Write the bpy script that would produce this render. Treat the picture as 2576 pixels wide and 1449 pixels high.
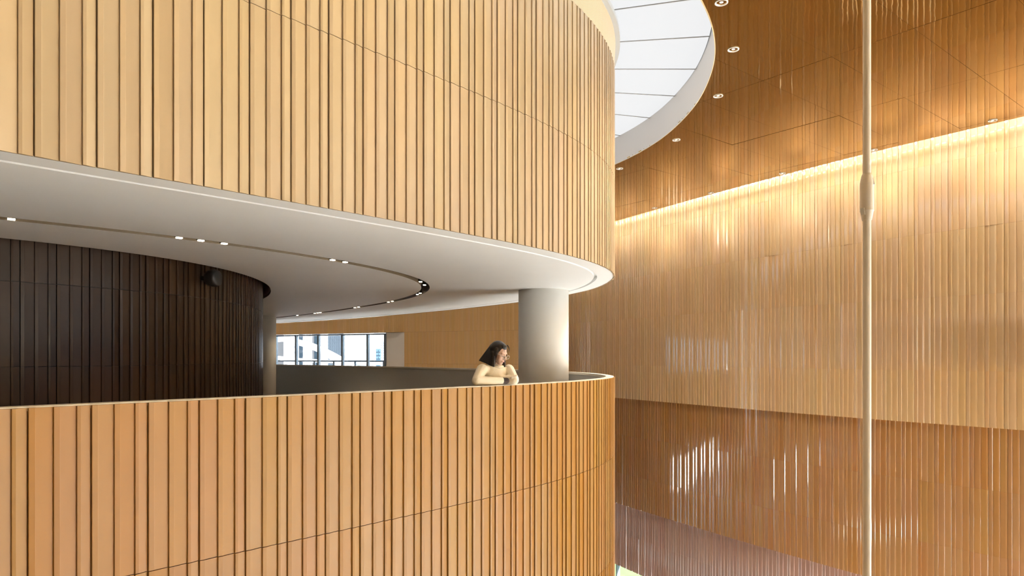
import bpy, bmesh, math, random
from mathutils import Vector, Matrix
from mathutils.geometry import delaunay_2d_cdt
random.seed(7)
for _o in list(bpy.data.objects): bpy.data.objects.remove(_o)
C = bpy.context.scene.collection
S = bpy.context.scene
R = math.radians
EYE = 9.6                                     # camera height above the ground floor
F = 1717.0                                    # focal length in photo pixels (24 mm lens)
def zz(h): return EYE + h                     # heights are noted relative to the eye
# ------------------------------------------------------------------ camera, world, exposure
cam = bpy.data.cameras.new('camera'); cam.lens = 24.0; cam.sensor_width = 36.0
cam.shift_y = (896 - 724.5) / 2576; cam.clip_end = 2000
co = bpy.data.objects.new('camera', cam); C.objects.link(co)
co.location = (0, 0, EYE); co.rotation_euler = (R(90), 0, 0); S.camera = co
w = bpy.data.worlds.new('sky'); S.world = w; w.use_nodes = True
bg = w.node_tree.nodes['Background']; bg.inputs[0].default_value = (0.90, 0.95, 1.0, 1); bg.inputs[1].default_value = 2.2
sun = bpy.data.lights.new('sun_offscreen', 'SUN'); sun.energy = 115.0; sun.angle = R(.6); sun.color = (1.0, .965, .91)
so_ = bpy.data.objects.new('sun_offscreen', sun); C.objects.link(so_)
so_.rotation_euler = Vector((.9, -.43, 1.37)).to_track_quat('Z', 'Y').to_euler(); so_.location = (40, -20, 60)
S.view_settings.view_transform = 'Standard'; S.view_settings.look = 'None'
S.view_settings.gamma = 1.0; S.view_settings.use_curve_mapping = False
S.view_settings.exposure = 0.25
COVE_POWER = 10.0
RING_POWER = 560.0
WALL_POWER = 110.0
TRACK_POWER = 30.0
SKY_EMIT = .71
# ------------------------------------------------------------------ materials
def new_mat(name):
    m = bpy.data.materials.new(name); m.use_nodes = True
    return m, m.node_tree, m.node_tree.nodes['Principled BSDF']
def mat(name, col, rough=0.5, metal=0.0, spec=0.5, noise=0.0, nscale=8.0, bump=0.0, bscale=30.0, emit=0.0, ecol=None):
    m, t, b = new_mat(name)
    b.inputs['Base Color'].default_value = (*col, 1); b.inputs['Roughness'].default_value = rough
    b.inputs['Metallic'].default_value = metal; b.inputs['Specular IOR Level'].default_value = spec
    if noise:
        tc = t.nodes.new('ShaderNodeTexCoord'); n = t.nodes.new('ShaderNodeTexNoise'); n.inputs['Scale'].default_value = nscale
        n.inputs['Detail'].default_value = 5
        h = t.nodes.new('ShaderNodeHueSaturation'); h.inputs['Color'].default_value = (*col, 1)
        mr = t.nodes.new('ShaderNodeMapRange'); mr.inputs[3].default_value = 1 - noise; mr.inputs[4].default_value = 1 + noise
        t.links.new(tc.outputs['Object'], n.inputs['Vector']); t.links.new(n.outputs['Fac'], mr.inputs[0])
        t.links.new(mr.outputs[0], h.inputs['Value']); t.links.new(h.outputs[0], b.inputs['Base Color'])
    if bump:
        tc = t.nodes.new('ShaderNodeTexCoord'); n = t.nodes.new('ShaderNodeTexNoise'); n.inputs['Scale'].default_value = bscale
        bp = t.nodes.new('ShaderNodeBump'); bp.inputs['Strength'].default_value = bump; bp.inputs['Distance'].default_value = 0.01
        t.links.new(tc.outputs['Object'], n.inputs['Vector']); t.links.new(n.outputs['Fac'], bp.inputs['Height'])
        t.links.new(bp.outputs[0], b.inputs['Normal'])
    if emit:
        b.inputs['Emission Color'].default_value = (*(ecol or col), 1); b.inputs['Emission Strength'].default_value = emit
    return m
def tile_mat(name, col, rough, spec=0.5, ior=1.5, hue=0.008, val=0.05, sat=0.06):
    """glazed terracotta plank: every plank and each of its three ribs fired a little differently"""
    m, t, b = new_mat(name); N = t.nodes; L = t.links
    tc = N.new('ShaderNodeTexCoord'); oi = N.new('ShaderNodeObjectInfo')
    sp = N.new('ShaderNodeSeparateXYZ'); L.new(tc.outputs['Generated'], sp.inputs[0])
    cr = N.new('ShaderNodeValToRGB'); cr.color_ramp.interpolation = 'CONSTANT'
    e = cr.color_ramp.elements; e[0].position = 0; e[0].color = (0, 0, 0, 1); e[1].position = .395; e[1].color = (.4, .4, .4, 1)
    x = e.new(.77); x.color = (.8, .8, .8, 1)
    L.new(sp.outputs[0], cr.inputs[0])
    ad = N.new('ShaderNodeMath'); ad.operation = 'MULTIPLY_ADD'; ad.inputs[1].default_value = 57.0
    L.new(oi.outputs['Random'], ad.inputs[0]); L.new(cr.outputs[0], ad.inputs[2])
    wn = N.new('ShaderNodeTexWhiteNoise'); wn.noise_dimensions = '1D'; L.new(ad.outputs[0], wn.inputs['W'])
    sc = N.new('ShaderNodeSeparateXYZ'); L.new(wn.outputs['Color'], sc.inputs[0])
    wo = N.new('ShaderNodeTexWhiteNoise'); wo.noise_dimensions = '1D'; L.new(oi.outputs['Random'], wo.inputs['W'])
    mx = N.new('ShaderNodeMath'); mx.operation = 'MULTIPLY_ADD'; mx.inputs[1].default_value = .45; L.new(sc.outputs[0], mx.inputs[0])
    m2 = N.new('ShaderNodeMath'); m2.operation = 'MULTIPLY'; m2.inputs[1].default_value = .55; L.new(wo.outputs[0], m2.inputs[0]); L.new(m2.outputs[0], mx.inputs[2])
    nz = N.new('ShaderNodeTexNoise'); nz.inputs['Scale'].default_value = 9; nz.inputs['Detail'].default_value = 6
    mp = N.new('ShaderNodeMapping'); mp.inputs['Scale'].default_value = (1, 1, .25); L.new(tc.outputs['Object'], mp.inputs[0]); L.new(mp.outputs[0], nz.inputs['Vector'])
    def rng(src, lo, hi):
        r = N.new('ShaderNodeMapRange'); r.inputs[3].default_value = lo; r.inputs[4].default_value = hi; L.new(src, r.inputs[0]); return r.outputs[0]
    h = N.new('ShaderNodeHueSaturation'); h.inputs['Color'].default_value = (*col, 1)
    L.new(rng(mx.outputs[0], .5 - hue, .5 + hue * .7), h.inputs['Hue'])
    L.new(rng(sc.outputs[1], 1 - sat, 1 + sat), h.inputs['Saturation'])
    va = N.new('ShaderNodeMath'); va.operation = 'MULTIPLY'; L.new(rng(sc.outputs[2], 1 - val, 1 + val * .6), va.inputs[0]); L.new(rng(nz.outputs['Fac'], .93, 1.07), va.inputs[1])
    L.new(va.outputs[0], h.inputs['Value']); L.new(h.outputs[0], b.inputs['Base Color'])
    b.inputs['Roughness'].default_value = rough; b.inputs['Specular IOR Level'].default_value = spec; b.inputs['IOR'].default_value = ior
    n2 = N.new('ShaderNodeTexNoise'); n2.inputs['Scale'].default_value = 6; L.new(mp.outputs[0], n2.inputs['Vector'])
    bp = N.new('ShaderNodeBump'); bp.inputs['Strength'].default_value = .12; bp.inputs['Distance'].default_value = .004
    L.new(n2.outputs['Fac'], bp.inputs['Height']); L.new(bp.outputs[0], b.inputs['Normal'])
    return m
M = {}
M['tile_tan'] = tile_mat('tan_terracotta', (.42, .31, .185), .22)
M['tile_orange'] = tile_mat('orange_terracotta', (.345, .178, .042), .38, spec=.3)
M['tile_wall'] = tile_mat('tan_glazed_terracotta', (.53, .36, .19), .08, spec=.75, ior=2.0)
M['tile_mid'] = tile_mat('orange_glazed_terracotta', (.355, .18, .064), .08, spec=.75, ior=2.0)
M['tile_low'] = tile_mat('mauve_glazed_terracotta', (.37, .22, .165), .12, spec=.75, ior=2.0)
M['tile_far'] = tile_mat('honey_terracotta', (.60, .40, .185), .4)
M['tile_core'] = tile_mat('dark_brown_glazed', (.040, .020, .0085), .28, spec=.28, val=.22)
M['backing'] = mat('joint_backing', (.22, .12, .05), .8)
M['backing_wall'] = mat('tan_joint_backing', (.42, .26, .12), .7)
M['backing_dark'] = mat('dark_joint_backing', (.012, .008, .005), .8)
M['white'] = mat('white_plaster', (.88, .88, .87), .55, noise=.02, nscale=2, bump=.05, bscale=60)
M['cream'] = mat('cream_coping', (.78, .71, .58), .4, noise=.04, nscale=20)
M['grey'] = mat('grey_parapet_paint', (.46, .445, .41), .5, noise=.06, nscale=14)
M['slot'] = mat('bronze_slot_lining', (.16, .115, .065), .5)
M['copper'] = mat('rose_copper_lining', (.72, .50, .43), .3, metal=.3)
M['trim'] = mat('white_painted_metal', (.72, .73, .73), .35)
M['concrete'] = mat('painted_column', (.70, .69, .66), .55, noise=.03, nscale=3, bump=.06, bscale=40)
M['floor'] = mat('pale_stone_floor', (.80, .80, .79), .35, noise=.04, nscale=1.5)
M['dark'] = mat('black_void', (.01, .01, .01), .9)
M['black'] = mat('black_plastic', (.012, .012, .012), .45)
M['pole'] = mat('off_white_paint', (.84, .80, .73), .35)
M['roof'] = mat('roof_underside', (.3, .3, .3), .9)
M['mullion'] = mat('blue_grey_aluminium', (.13, .17, .21), .4, metal=.3)
M['lens'] = mat('lit_lamp_lens', (1, .9, .75), .3, emit=9.0, ecol=(1.0, .86, .62))
M['led'] = mat('led_strip', (1, .9, .75), .3, emit=6.0, ecol=(1.0, .86, .62))
M['sky_panel'] = mat('luminous_skylight_panel', (.05, .05, .05), .6, spec=.1, emit=SKY_EMIT, ecol=(.97, .985, 1.0))
M['backwall'] = mat('tan_back_wall', (.62, .52, .40), .6)  # tone of the unseen back wall set for its bounce onto the ribs
M['seam'] = mat('grey_seam_bar', (.34, .34, .33), .6)
M['ring'] = mat('grey_ring_paint', (.40, .41, .41), .4)
M['chrome'] = mat('lamp_reflector', (.85, .83, .78), .2, metal=.8)
M['lampglow'] = mat('dim_lamp_lens', (.9, .88, .82), .15, emit=.9, ecol=(1, .93, .8))
# perforated band: rows of fine slots
m, t, b = new_mat('perforated_beige_band'); N = t.nodes; L = t.links
tc = N.new('ShaderNodeTexCoord'); sp = N.new('ShaderNodeSeparateXYZ'); L.new(tc.outputs['Object'], sp.inputs[0])
mu = N.new('ShaderNodeMath'); mu.operation = 'MULTIPLY'; mu.inputs[1].default_value = 2 * math.pi / .018; L.new(sp.outputs[2], mu.inputs[0])
si = N.new('ShaderNodeMath'); si.operation = 'SINE'; L.new(mu.outputs[0], si.inputs[0])
rp = N.new('ShaderNodeValToRGB'); rp.color_ramp.elements[0].position = .35; rp.color_ramp.elements[0].color = (.30, .19, .09, 1)
rp.color_ramp.elements[1].position = .6; rp.color_ramp.elements[1].color = (.74, .60, .42, 1)
mr = N.new('ShaderNodeMapRange'); mr.inputs[1].default_value = -1; L.new(si.outputs[0], mr.inputs[0]); L.new(mr.outputs[0], rp.inputs[0])
L.new(rp.outputs[0], b.inputs['Base Color']); b.inputs['Roughness'].default_value = .5
M['perf'] = m
# mirror-polished bronze ceiling
m, t, b = new_mat('polished_bronze_ceiling'); N = t.nodes; L = t.links
b.inputs['Base Color'].default_value = (.45, .285, .085, 1); b.inputs['Metallic'].default_value = 1.0; b.inputs['Roughness'].default_value = .035
tc = N.new('ShaderNodeTexCoord'); n = N.new('ShaderNodeTexNoise'); n.inputs['Scale'].default_value = 1.6; n.inputs['Detail'].default_value = 3.0
bp = N.new('ShaderNodeBump'); bp.inputs['Strength'].default_value = .16; bp.inputs['Distance'].default_value = .01
L.new(tc.outputs['Object'], n.inputs['Vector']); L.new(n.outputs['Fac'], bp.inputs['Height']); L.new(bp.outputs[0], b.inputs['Normal'])
M['bronze'] = m
m, t, b = new_mat('window_glass'); N = t.nodes
gl = N.new('ShaderNodeBsdfGlossy'); gl.inputs['Roughness'].default_value = 0.0; tr = N.new('ShaderNodeBsdfTransparent'); tr.inputs[0].default_value = (.95, .975, 1, 1)
lwt = N.new('ShaderNodeLayerWeight'); pw = N.new('ShaderNodeMath'); pw.operation = 'POWER'; pw.inputs[1].default_value = 4.0; t.links.new(lwt.outputs['Facing'], pw.inputs[0])
fr = N.new('ShaderNodeMapRange'); fr.inputs[3].default_value = .03; fr.inputs[4].default_value = .6; t.links.new(pw.outputs[0], fr.inputs[0]); ms = N.new('ShaderNodeMixShader')
t.links.new(fr.outputs[0], ms.inputs[0]); t.links.new(tr.outputs[0], ms.inputs[1]); t.links.new(gl.outputs[0], ms.inputs[2])
t.links.new(ms.outputs[0], N['Material Output'].inputs[0]); M['glass'] = m
m2 = m.copy(); m2.name = 'tinted_facade_glass'
for n_ in m2.node_tree.nodes:
    if n_.type == 'BSDF_TRANSPARENT': n_.inputs[0].default_value = (.66, .67, .68, 1)
M['tinted'] = m2
# ------------------------------------------------------------------ helpers
def link(o, parent=None):
    C.objects.link(o)
    if parent: o.parent = parent
    return o
def mesh_obj(name, verts, faces, m, parent=None, smooth=False):
    me = bpy.data.meshes.new(name); me.from_pydata([tuple(v) for v in verts], [], faces); me.update()
    if m: me.materials.append(m)
    if smooth:
        for p in me.polygons: p.use_smooth = True
    return link(bpy.data.objects.new(name, me), parent)
def bm_obj(name, bm, m, parent=None, smooth=False):
    me = bpy.data.meshes.new(name); bm.to_mesh(me); bm.free()
    if m: me.materials.append(m)
    if smooth:
        for p in me.polygons: p.use_smooth = True
    return link(bpy.data.objects.new(name, me), parent)
def empty(name, loc=(0, 0, 0), rz=0):
    o = bpy.data.objects.new(name, None); o.location = loc; o.rotation_euler = (0, 0, rz); o.empty_display_size = .1
    return link(o)
def tag(o, label, cat, group=None, kind=None):
    o['label'] = label; o['category'] = cat
    if group: o['group'] = group
    if kind: o['kind'] = kind
    return o
def struct(o, label, cat): return tag(o, label, cat, kind='structure')
def catmull(pts, per=12, closed=True):
    n = len(pts); out = []
    rng = range(n) if closed else range(n - 1)
    for i in rng:
        if closed: a, b_, c, d = (Vector(pts[(i + k) % n]) for k in (-1, 0, 1, 2))
        else: a, b_, c, d = (Vector(pts[min(max(i + k, 0), n - 1)]) for k in (-1, 0, 1, 2))
        for k in range(per):
            u = k / per
            out.append(.5 * ((2 * b_) + (c - a) * u + (2 * a - 5 * b_ + 4 * c - d) * u * u + (3 * b_ - a - 3 * c + d) * u ** 3))
    if not closed: out.append(Vector(pts[-1]))
    return out
def offset(poly, d, closed=True):
    """shift a polyline to its left by d"""
    n = len(poly); out = []
    for i in range(n):
        p = poly[(i - 1) % n] if closed or i else poly[0]; q = poly[(i + 1) % n] if closed or i < n - 1 else poly[-1]
        t = (q - p).normalized(); out.append(poly[i] + Vector((-t.y, t.x)) * d)
    return out
CC = Vector((-10.0, 13.0)); NA = 480
def polar(poly, center=CC, na=NA):
    """resample a closed star-shaped curve at equal angles about a centre"""
    n = len(poly); out = []
    for k in range(na):
        a = 2 * math.pi * k / na; d = Vector((math.cos(a), math.sin(a))); best = None
        for i in range(n):
            p = poly[i] - center; q = poly[(i + 1) % n] - center
            cp = d.x * p.y - d.y * p.x; cq = d.x * q.y - d.y * q.x
            if cp * cq <= 0 and cp != cq:
                u = cp / (cp - cq); r = (p + (q - p) * u).dot(d)
                if r > 0: best = max(best or 0, r)
        out.append(center + d * best)
    return out
def bridge(loops, closed=True):
    """quads between successive loops [(points2d, z), ...]"""
    v = []; f = []; n = len(loops[0][0])
    for pts, z in loops: v += [(p.x, p.y, z) for p in pts]
    for j in range(len(loops) - 1):
        for i in range(n if closed else n - 1):
            a = j * n + i; b_ = j * n + (i + 1) % n
            f.append((a, b_, b_ + n, a + n))
    return v, f
def arclen(poly, closed=True):
    s = [0.0]; n = len(poly)
    for i in range(n if closed else n - 1): s.append(s[-1] + (poly[(i + 1) % n] - poly[i]).length)
    return s
def at_s(poly, s, d):
    import bisect
    n = len(poly); L_ = s[-1]; d = d % L_ if d > L_ or d < 0 else d
    i = min(max(bisect.bisect_right(s, d) - 1, 0), len(s) - 2)
    u = (d - s[i]) / max(s[i + 1] - s[i], 1e-9); return poly[i % n].lerp(poly[(i + 1) % n], u)
def box(bm, x0, x1, y0, y1, z0, z1, mtx=None):
    r = bmesh.ops.create_cube(bm, size=1); vs = r['verts']
    for v in vs:
        v.co = Vector(((x0 + x1) / 2 + v.co.x * (x1 - x0), (y0 + y1) / 2 + v.co.y * (y1 - y0), (z0 + z1) / 2 + v.co.z * (z1 - z0)))
        if mtx: v.co = mtx @ v.co
    return vs
def lathe(prof, n=32):
    v = []; f = []
    for r, z in prof:
        for k in range(n): a = 2 * math.pi * k / n; v.append((r * math.cos(a), r * math.sin(a), z))
    for j in range(len(prof) - 1):
        for k in range(n): f.append((j * n + k, j * n + (k + 1) % n, (j + 1) * n + (k + 1) % n, (j + 1) * n + k))
    f.append(tuple(range(n))[::-1]); f.append(tuple((len(prof) - 1) * n + k for k in range(n)))
    return v, f
# ------------------------------------------------------------------ plan curves (metres, read off the photograph)
OUT_P = [(-9.51, 0.9), (-8.54, 1.13), (-7.59, 1.46), (-6.68, 1.86), (-5.8, 2.34), (-4.96, 2.88), (-4.17, 3.49), (-3.43, 4.17), (-2.73, 4.89), (-2.04, 5.61), (-1.36, 6.34), (-0.69, 7.08), (-0.03, 7.84), (0.58, 8.63), (1.11, 9.48), (1.51, 10.4), (1.72, 11.37), (1.74, 12.37), (1.62, 13.36), (1.35, 14.32), (0.97, 15.25), (0.51, 16.14), (0.0, 17.0), (-0.55, 17.83), (-1.13, 18.65), (-1.73, 19.45), (-2.35, 20.24), (-2.99, 21.01), (-3.64, 21.76), (-4.32, 22.5), (-5.01, 23.23), (-5.71, 23.94), (-6.42, 24.64), (-7.15, 25.33), (-7.89, 26.0), (-8.64, 26.67), (-9.4, 27.32), (-10.16, 27.96), (-10.94, 28.59), (-11.72, 29.21), (-12.52, 29.82), (-13.33, 30.41), (-14.15, 30.97), (-15.0, 31.5), (-17.5, 32.5), (-20.5, 32.6), (-24, 31), (-27, 27.5), (-28.8, 22), (-28.6, 15), (-26, 9), (-22, 4.5), (-17.5, 2), (-13.2, .9)]
SLOT_P = [(-8.5, 4.2), (-7.7, 4.66), (-6.9, 5.12), (-6.1, 5.6), (-5.33, 6.1), (-4.6, 6.67), (-3.92, 7.29), (-3.3, 7.98), (-2.76, 8.73), (-2.29, 9.53), (-1.92, 10.37), (-1.66, 11.26), (-1.54, 12.17), (-1.58, 13.1), (-1.75, 14.0), (-2.04, 14.88), (-2.42, 15.73), (-2.85, 16.54), (-3.33, 17.33), (-3.84, 18.1), (-4.37, 18.86), (-4.9, 19.62), (-5.45, 20.36), (-6.02, 21.09), (-6.6, 21.81), (-7.2, 22.51), (-7.83, 23.19), (-8.48, 23.84), (-9.16, 24.48), (-9.86, 25.08), (-10.59, 25.65), (-11.36, 26.16), (-12.17, 26.61), (-13.0, 27.0), (-16, 27.6), (-20, 26.3), (-23, 22.5), (-24.2, 17), (-22.8, 11), (-19, 6), (-14.5, 3.6), (-11, 3.4)]
OPEN_P = [(-8.8, 6.4), (-8.06, 6.45), (-7.33, 6.61), (-6.65, 6.9), (-6.03, 7.32), (-5.5, 7.85), (-5.06, 8.45), (-4.71, 9.11), (-4.48, 9.81), (-4.36, 10.55), (-4.35, 11.3), (-4.42, 12.04), (-4.56, 12.77), (-4.77, 13.49), (-5.02, 14.19), (-5.31, 14.88), (-5.64, 15.54), (-6.0, 16.2), (-6.39, 16.83), (-6.81, 17.45), (-7.24, 18.06), (-7.7, 18.65), (-8.2, 19.21), (-8.74, 19.72), (-9.34, 20.16), (-10.0, 20.5), (-12.5, 20.7), (-15, 19.3), (-16.6, 16.5), (-16.8, 13), (-15.4, 9.5), (-12.8, 7.2)]
SKY_P = [(-7.52, -0.21), (-6.76, 0.54), (-5.97, 1.26), (-5.17, 1.96), (-4.35, 2.64), (-3.53, 3.32), (-2.7, 4.0), (-1.88, 4.68), (-1.07, 5.37), (-0.27, 6.08), (0.5, 6.81), (1.24, 7.58), (1.92, 8.4), (2.51, 9.29), (2.99, 10.23), (3.33, 11.23), (3.52, 12.27), (3.6, 13.33), (3.55, 14.39), (3.4, 15.44), (3.12, 16.46), (2.72, 17.44), (2.22, 18.37), (1.61, 19.26), (0.96, 20.1), (0.25, 20.9), (-0.5, 21.66), (-1.27, 22.4), (-2.05, 23.12), (-2.85, 23.83), (-3.65, 24.54), (-4.44, 25.25), (-5.22, 25.98), (-5.98, 26.73), (-6.71, 27.5), (-7.42, 28.3), (-13, 33.5), (-20, 35.6), (-27.5, 33.5), (-32.2, 26), (-32.5, 16), (-29, 6.5), (-22, -.5), (-14.5, -3.2), (-10.2, -2.3)]
EDGE_P = [(24, -6), (19.5, 1.6), (15.5, 7.4), (13, 10.8), (10.57, 14.09), (8.63, 16.76), (6.93, 19.45), (5.30, 22.28), (3.78, 25.07), (2.55, 27.4), (1.42, 29.67)]
H_RIM, H_SOF, H_TOP, H_RING, H_CEIL, H_SKY, H_FLOOR = -.33, 1.32, 4.675, 5.13, 4.95, 5.61, -1.48
OUT = catmull(OUT_P, 8); S_OUT = arclen(OUT)
SLOT = catmull(SLOT_P, 8); OPEN = catmull(OPEN_P, 8); SKY = catmull(SKY_P, 6)
EDGE = catmull(EDGE_P, 8, False)
TW = .365                                      # width of one terracotta plank
# ------------------------------------------------------------------ terracotta planks
_tm = {}
def section(W, side, step=.0135, D=.026):
    p = [(0, 0)]; u = 0
    for fr in (.385, .37, .245):
        wd = W * fr; last = fr == .245
        end = u + wd - (.005 if last else 0)
        p += [(u, D - .004), (u + .003, D), (u + .26 * wd, D + .0005), (u + .26 * wd + .004, D - .0005), (end, D - step)]
        u += wd
    p.append((W - .005, 0))
    return [(x, y * side) for x, y in p]
def tile_geo(W, H, side, step=.0135):
    s = section(W, side, step); n = len(s)
    v = [(x, y, 0) for x, y in s] + [(x, y, H) for x, y in s]
    f = []
    for i in range(n): j = (i + 1) % n; f.append((i, j, n + j, n + i))
    f.append(tuple(range(n))[::-1]); f.append(tuple(n + k for k in range(n)))
    if side > 0: f = [g[::-1] for g in f]                # section runs clockwise when it bulges towards +y
    return v, f
def tile_mesh(W, H, side, m, step=.0135):
    k = (round(W, 3), round(H, 3), side, m.name, step)
    if k not in _tm:
        v, f = tile_geo(W, H, side, step); me = bpy.data.meshes.new('tile'); me.from_pydata(v, [], f); me.materials.append(m); me.update(); _tm[k] = me
    return _tm[k]
def clad(parent, poly, closed, s0, s1, courses, m, side, W=TW, s_anchor=0.0, stuff=None, step=.0135, wob=.5, gap=.006):
    """planks along poly from arc length s0 to s1; stuff=(a,b): that far stretch is joined into one part"""
    s = arclen(poly, closed)
    def chain(a, b):
        k0 = math.ceil((a - s_anchor) / W); k1 = math.floor((b - s_anchor) / W)
        for k in range(k0, k1):
            p = at_s(poly, s, s_anchor + k * W); q = at_s(poly, s, s_anchor + (k + 1) * W)
            yield p, math.atan2(q.y - p.y, q.x - p.x), (q - p).length
    for p, a, ln in chain(s0, s1):
        for z0, z1 in courses:
            o = bpy.data.objects.new('tile', tile_mesh(W, z1 - z0 - gap, side, m, step))
            o.location = (p.x, p.y, zz(z0)); o.rotation_euler = (0, 0, a + R(random.uniform(-wob, wob)))
            o.scale = (ln / W, 1, 1); link(o, parent)
    for st in (stuff or []):
        V = []; Fc = []
        for p, a, ln in chain(*st):
            ca, sa = math.cos(a), math.sin(a)
            for z0, z1 in courses:
                v, f = tile_geo(W, z1 - z0 - .006, side, step); b0 = len(V)
                for x, y, z in v: x *= ln / W; V.append((p.x + x * ca - y * sa, p.y + x * sa + y * ca, zz(z0) + z))
                Fc += [tuple(i + b0 for i in g) for g in f]
        o = mesh_obj('remaining_tiles', V, Fc, m, parent); o['kind'] = 'stuff'
def s_at_px(poly, s, px, ymax=11.4):
    """arc length where the plan curve crosses the sight line through pixel column px"""
    for i in range(len(poly) - 1):
        p, q = poly[i], poly[i + 1]
        if p.y < .5 or q.y > ymax: continue
        a = 1288 + F * p.x / p.y - px; b_ = 1288 + F * q.x / q.y - px
        if a <= 0 <= b_: return s[i] + (s[i + 1] - s[i]) * (-a / (b_ - a))
# ================================================================== THE SHELL
# ground floor, roof
g = mesh_obj('floor', [(-40, -11, 0), (27, -11, 0), (24, -6, 0), (15.9, 7.6, 0), (4.6, 25.2, 0), (2.2, 30.6, 0), (-40, 52, 0)], [(0, 1, 2, 3, 4, 5, 6)], M['floor'])
struct(g, 'pale stone floor at the foot of the tall atrium', 'floor')
rp_ = [(-40, -10.2), (27, -10.2)] + [(p.x, p.y) for p in offset(EDGE, -1.1, False)] + [(3, 31), (-40, 51)]
rf = mesh_obj('ceiling_roof_slab', [(x, y, zz(6.3)) for x, y in rp_], [tuple(range(len(rp_)))[::-1]], M['roof'])
struct(rf, 'plain roof slab hidden above the bronze ceiling', 'ceiling')
# ---- upper drum
OUTB = offset(OUT, .035)                       # backing line (left of travel = inwards)
pOUT = {d: polar(offset(OUT, d)) for d in (.03, .035, .12, .14, .30, .355)}
v, f = bridge([(pOUT[.035], zz(H_SOF + .004)), (pOUT[.035], zz(H_TOP)), (pOUT[.035], zz(H_RING + .06))])
v2 = len(v); v.append((CC.x, CC.y, zz(H_RING + .06))); f += [(v2 - NA + i, v2 - NA + (i + 1) % NA, v2) for i in range(NA)]
drum = mesh_obj('wall_upper_drum', v, f, M['backing'])
struct(drum, 'upper curved drum clad in tan ribbed terracotta, hanging above the gallery', 'wall')
JU = s_at_px(OUT, S_OUT, 76); JL = s_at_px(OUT, S_OUT, 60)
A0 = s_at_px(OUT, S_OUT, -500, 6) or 3.0
TIP = JU + TW * 33
clad(drum, OUTB, True, JU - TW * 10.5, TIP, [(H_SOF - .006, 2.87), (2.87, H_TOP)], M['tile_tan'], -1, s_anchor=JU,
     stuff=[(TIP, JU - TW * 10.5 + S_OUT[-1] - .4)])
pr = polar(offset(OUT, .02))
v, f = bridge([(pr, zz(H_TOP)), (polar(offset(OUT, .0)), zz(H_RING))]); mesh_obj('perforated_band', v, f, M['perf'], drum)['label'] = 'beige finely perforated band above the ribs'
a_, b_ = polar(offset(OUT, .02)), polar(offset(OUT, -.075))
v, f = bridge([(a_, zz(H_RING)), (b_, zz(H_RING)), (b_, zz(H_RING + .07)), (a_, zz(H_RING + .07))]); mesh_obj('top_ring', v, f, M['ring'], drum)['label'] = 'smooth pale grey ring capping the drum'
# ---- soffit below the upper drum, with drip groove and lamp slot
SLOTI = offset(SLOT, .16)
pSO, pSI, pOP = polar(SLOT), polar(SLOTI), polar(OPEN)
zs = zz(H_SOF)
v, f = bridge([(pOUT[.03], zs), (pOUT[.30], zs), (pOUT[.30], zs + .05), (pOUT[.355], zs + .05), (pOUT[.355], zs), (pSO, zs)])
v3, f3 = bridge([(pSI, zs), (pOP, zs)]); f += [tuple(i + len(v) for i in g) for g in f3]; v += v3
sof = mesh_obj('ceiling_gallery_soffit', v, f, M['white'])
struct(sof, 'smooth white curved soffit on the underside of the upper drum', 'ceiling')
v, f = bridge([(pSO, zs), (pSO, zs + .22), (pSI, zs + .22), (pSI, zs)]); mesh_obj('lamp_slot', v, f, M['slot'], sof)['label'] = 'dark bronze recessed lamp slot'
v, f = bridge([(pOP, zs), (pOP, zs + .05)]); mesh_obj('opening_lip', v, f, M['slot'], sof)
po2 = polar(offset(OPEN, -.02))
v, f = bridge([(pOP, zs + .05), (po2, zs + .05), (po2, zs + .7)]); mesh_obj('opening_lining', v, f, M['copper'], sof)['label'] = 'rose copper lining of the gap around the core'
# ---- lower drum: parapet, gallery floor
zr = zz(H_RIM)
v, f = bridge([(pOUT[.035], 0), (pOUT[.035], zr - .005)])
ld = mesh_obj('wall_lower_drum', v, f, M['backing'])
struct(ld, 'lower curved drum and parapet clad in orange ribbed terracotta', 'wall')
low = [(-1.57, H_RIM - .004), (-3.13, -1.57), (-4.69, -3.13)]
clad(ld, OUTB, True, JL - TW * 10.5, JL + TW * 33, low, M['tile_orange'], -1, s_anchor=JL, stuff=[(JL + TW * 33, JL - TW * 10.5 + S_OUT[-1] - .4)])
v, f = bridge([(pOUT[.14], zz(H_FLOOR)), (pOUT[.14], zr - .02)]); mesh_obj('parapet_lining', v, f, M['grey'], ld)['label'] = 'grey painted inner face of the parapet'
v, f = bridge([(pOUT[.14], zr - .045), (polar(offset(OUT, .155)), zr - .045), (polar(offset(OUT, .155)), zr), (pOUT[.03], zr), (pOUT[.03], zr - .03)]); mesh_obj('coping', v, f, M['cream'], ld)['label'] = 'cream solid coping on the parapet'
pOCI = polar(offset(OPEN, .14))
v, f = bridge([(pOUT[.14], zz(H_FLOOR)), (pOCI, zz(H_FLOOR))])
gf = mesh_obj('floor_gallery', v, f, mat('brown_carpet', (.33, .235, .14), .9, noise=.1, nscale=20)); struct(gf, 'gallery walkway floor behind the parapet', 'floor')
# ---- dark core
CORE = offset(OPEN, .14); S_CORE = arclen(CORE)
COREB = offset(OPEN, .175)
v, f = bridge([(polar(COREB), zz(H_FLOOR)), (polar(COREB), zz(H_SOF + .75))])
core = mesh_obj('wall_core', v, f, M['backing_dark']); struct(core, 'dark brown glossy ribbed core wall inside the gallery', 'wall')
jc = s_at_px(COREB, arclen(COREB), 50, 9) or 3.0
clad(core, COREB, True, jc - TW * 9.5, jc + TW * 46, [(H_FLOOR + .01, -.12), (-.12, .86), (.86, H_SOF + .7)], M['tile_core'], -1, s_anchor=jc)
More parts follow.
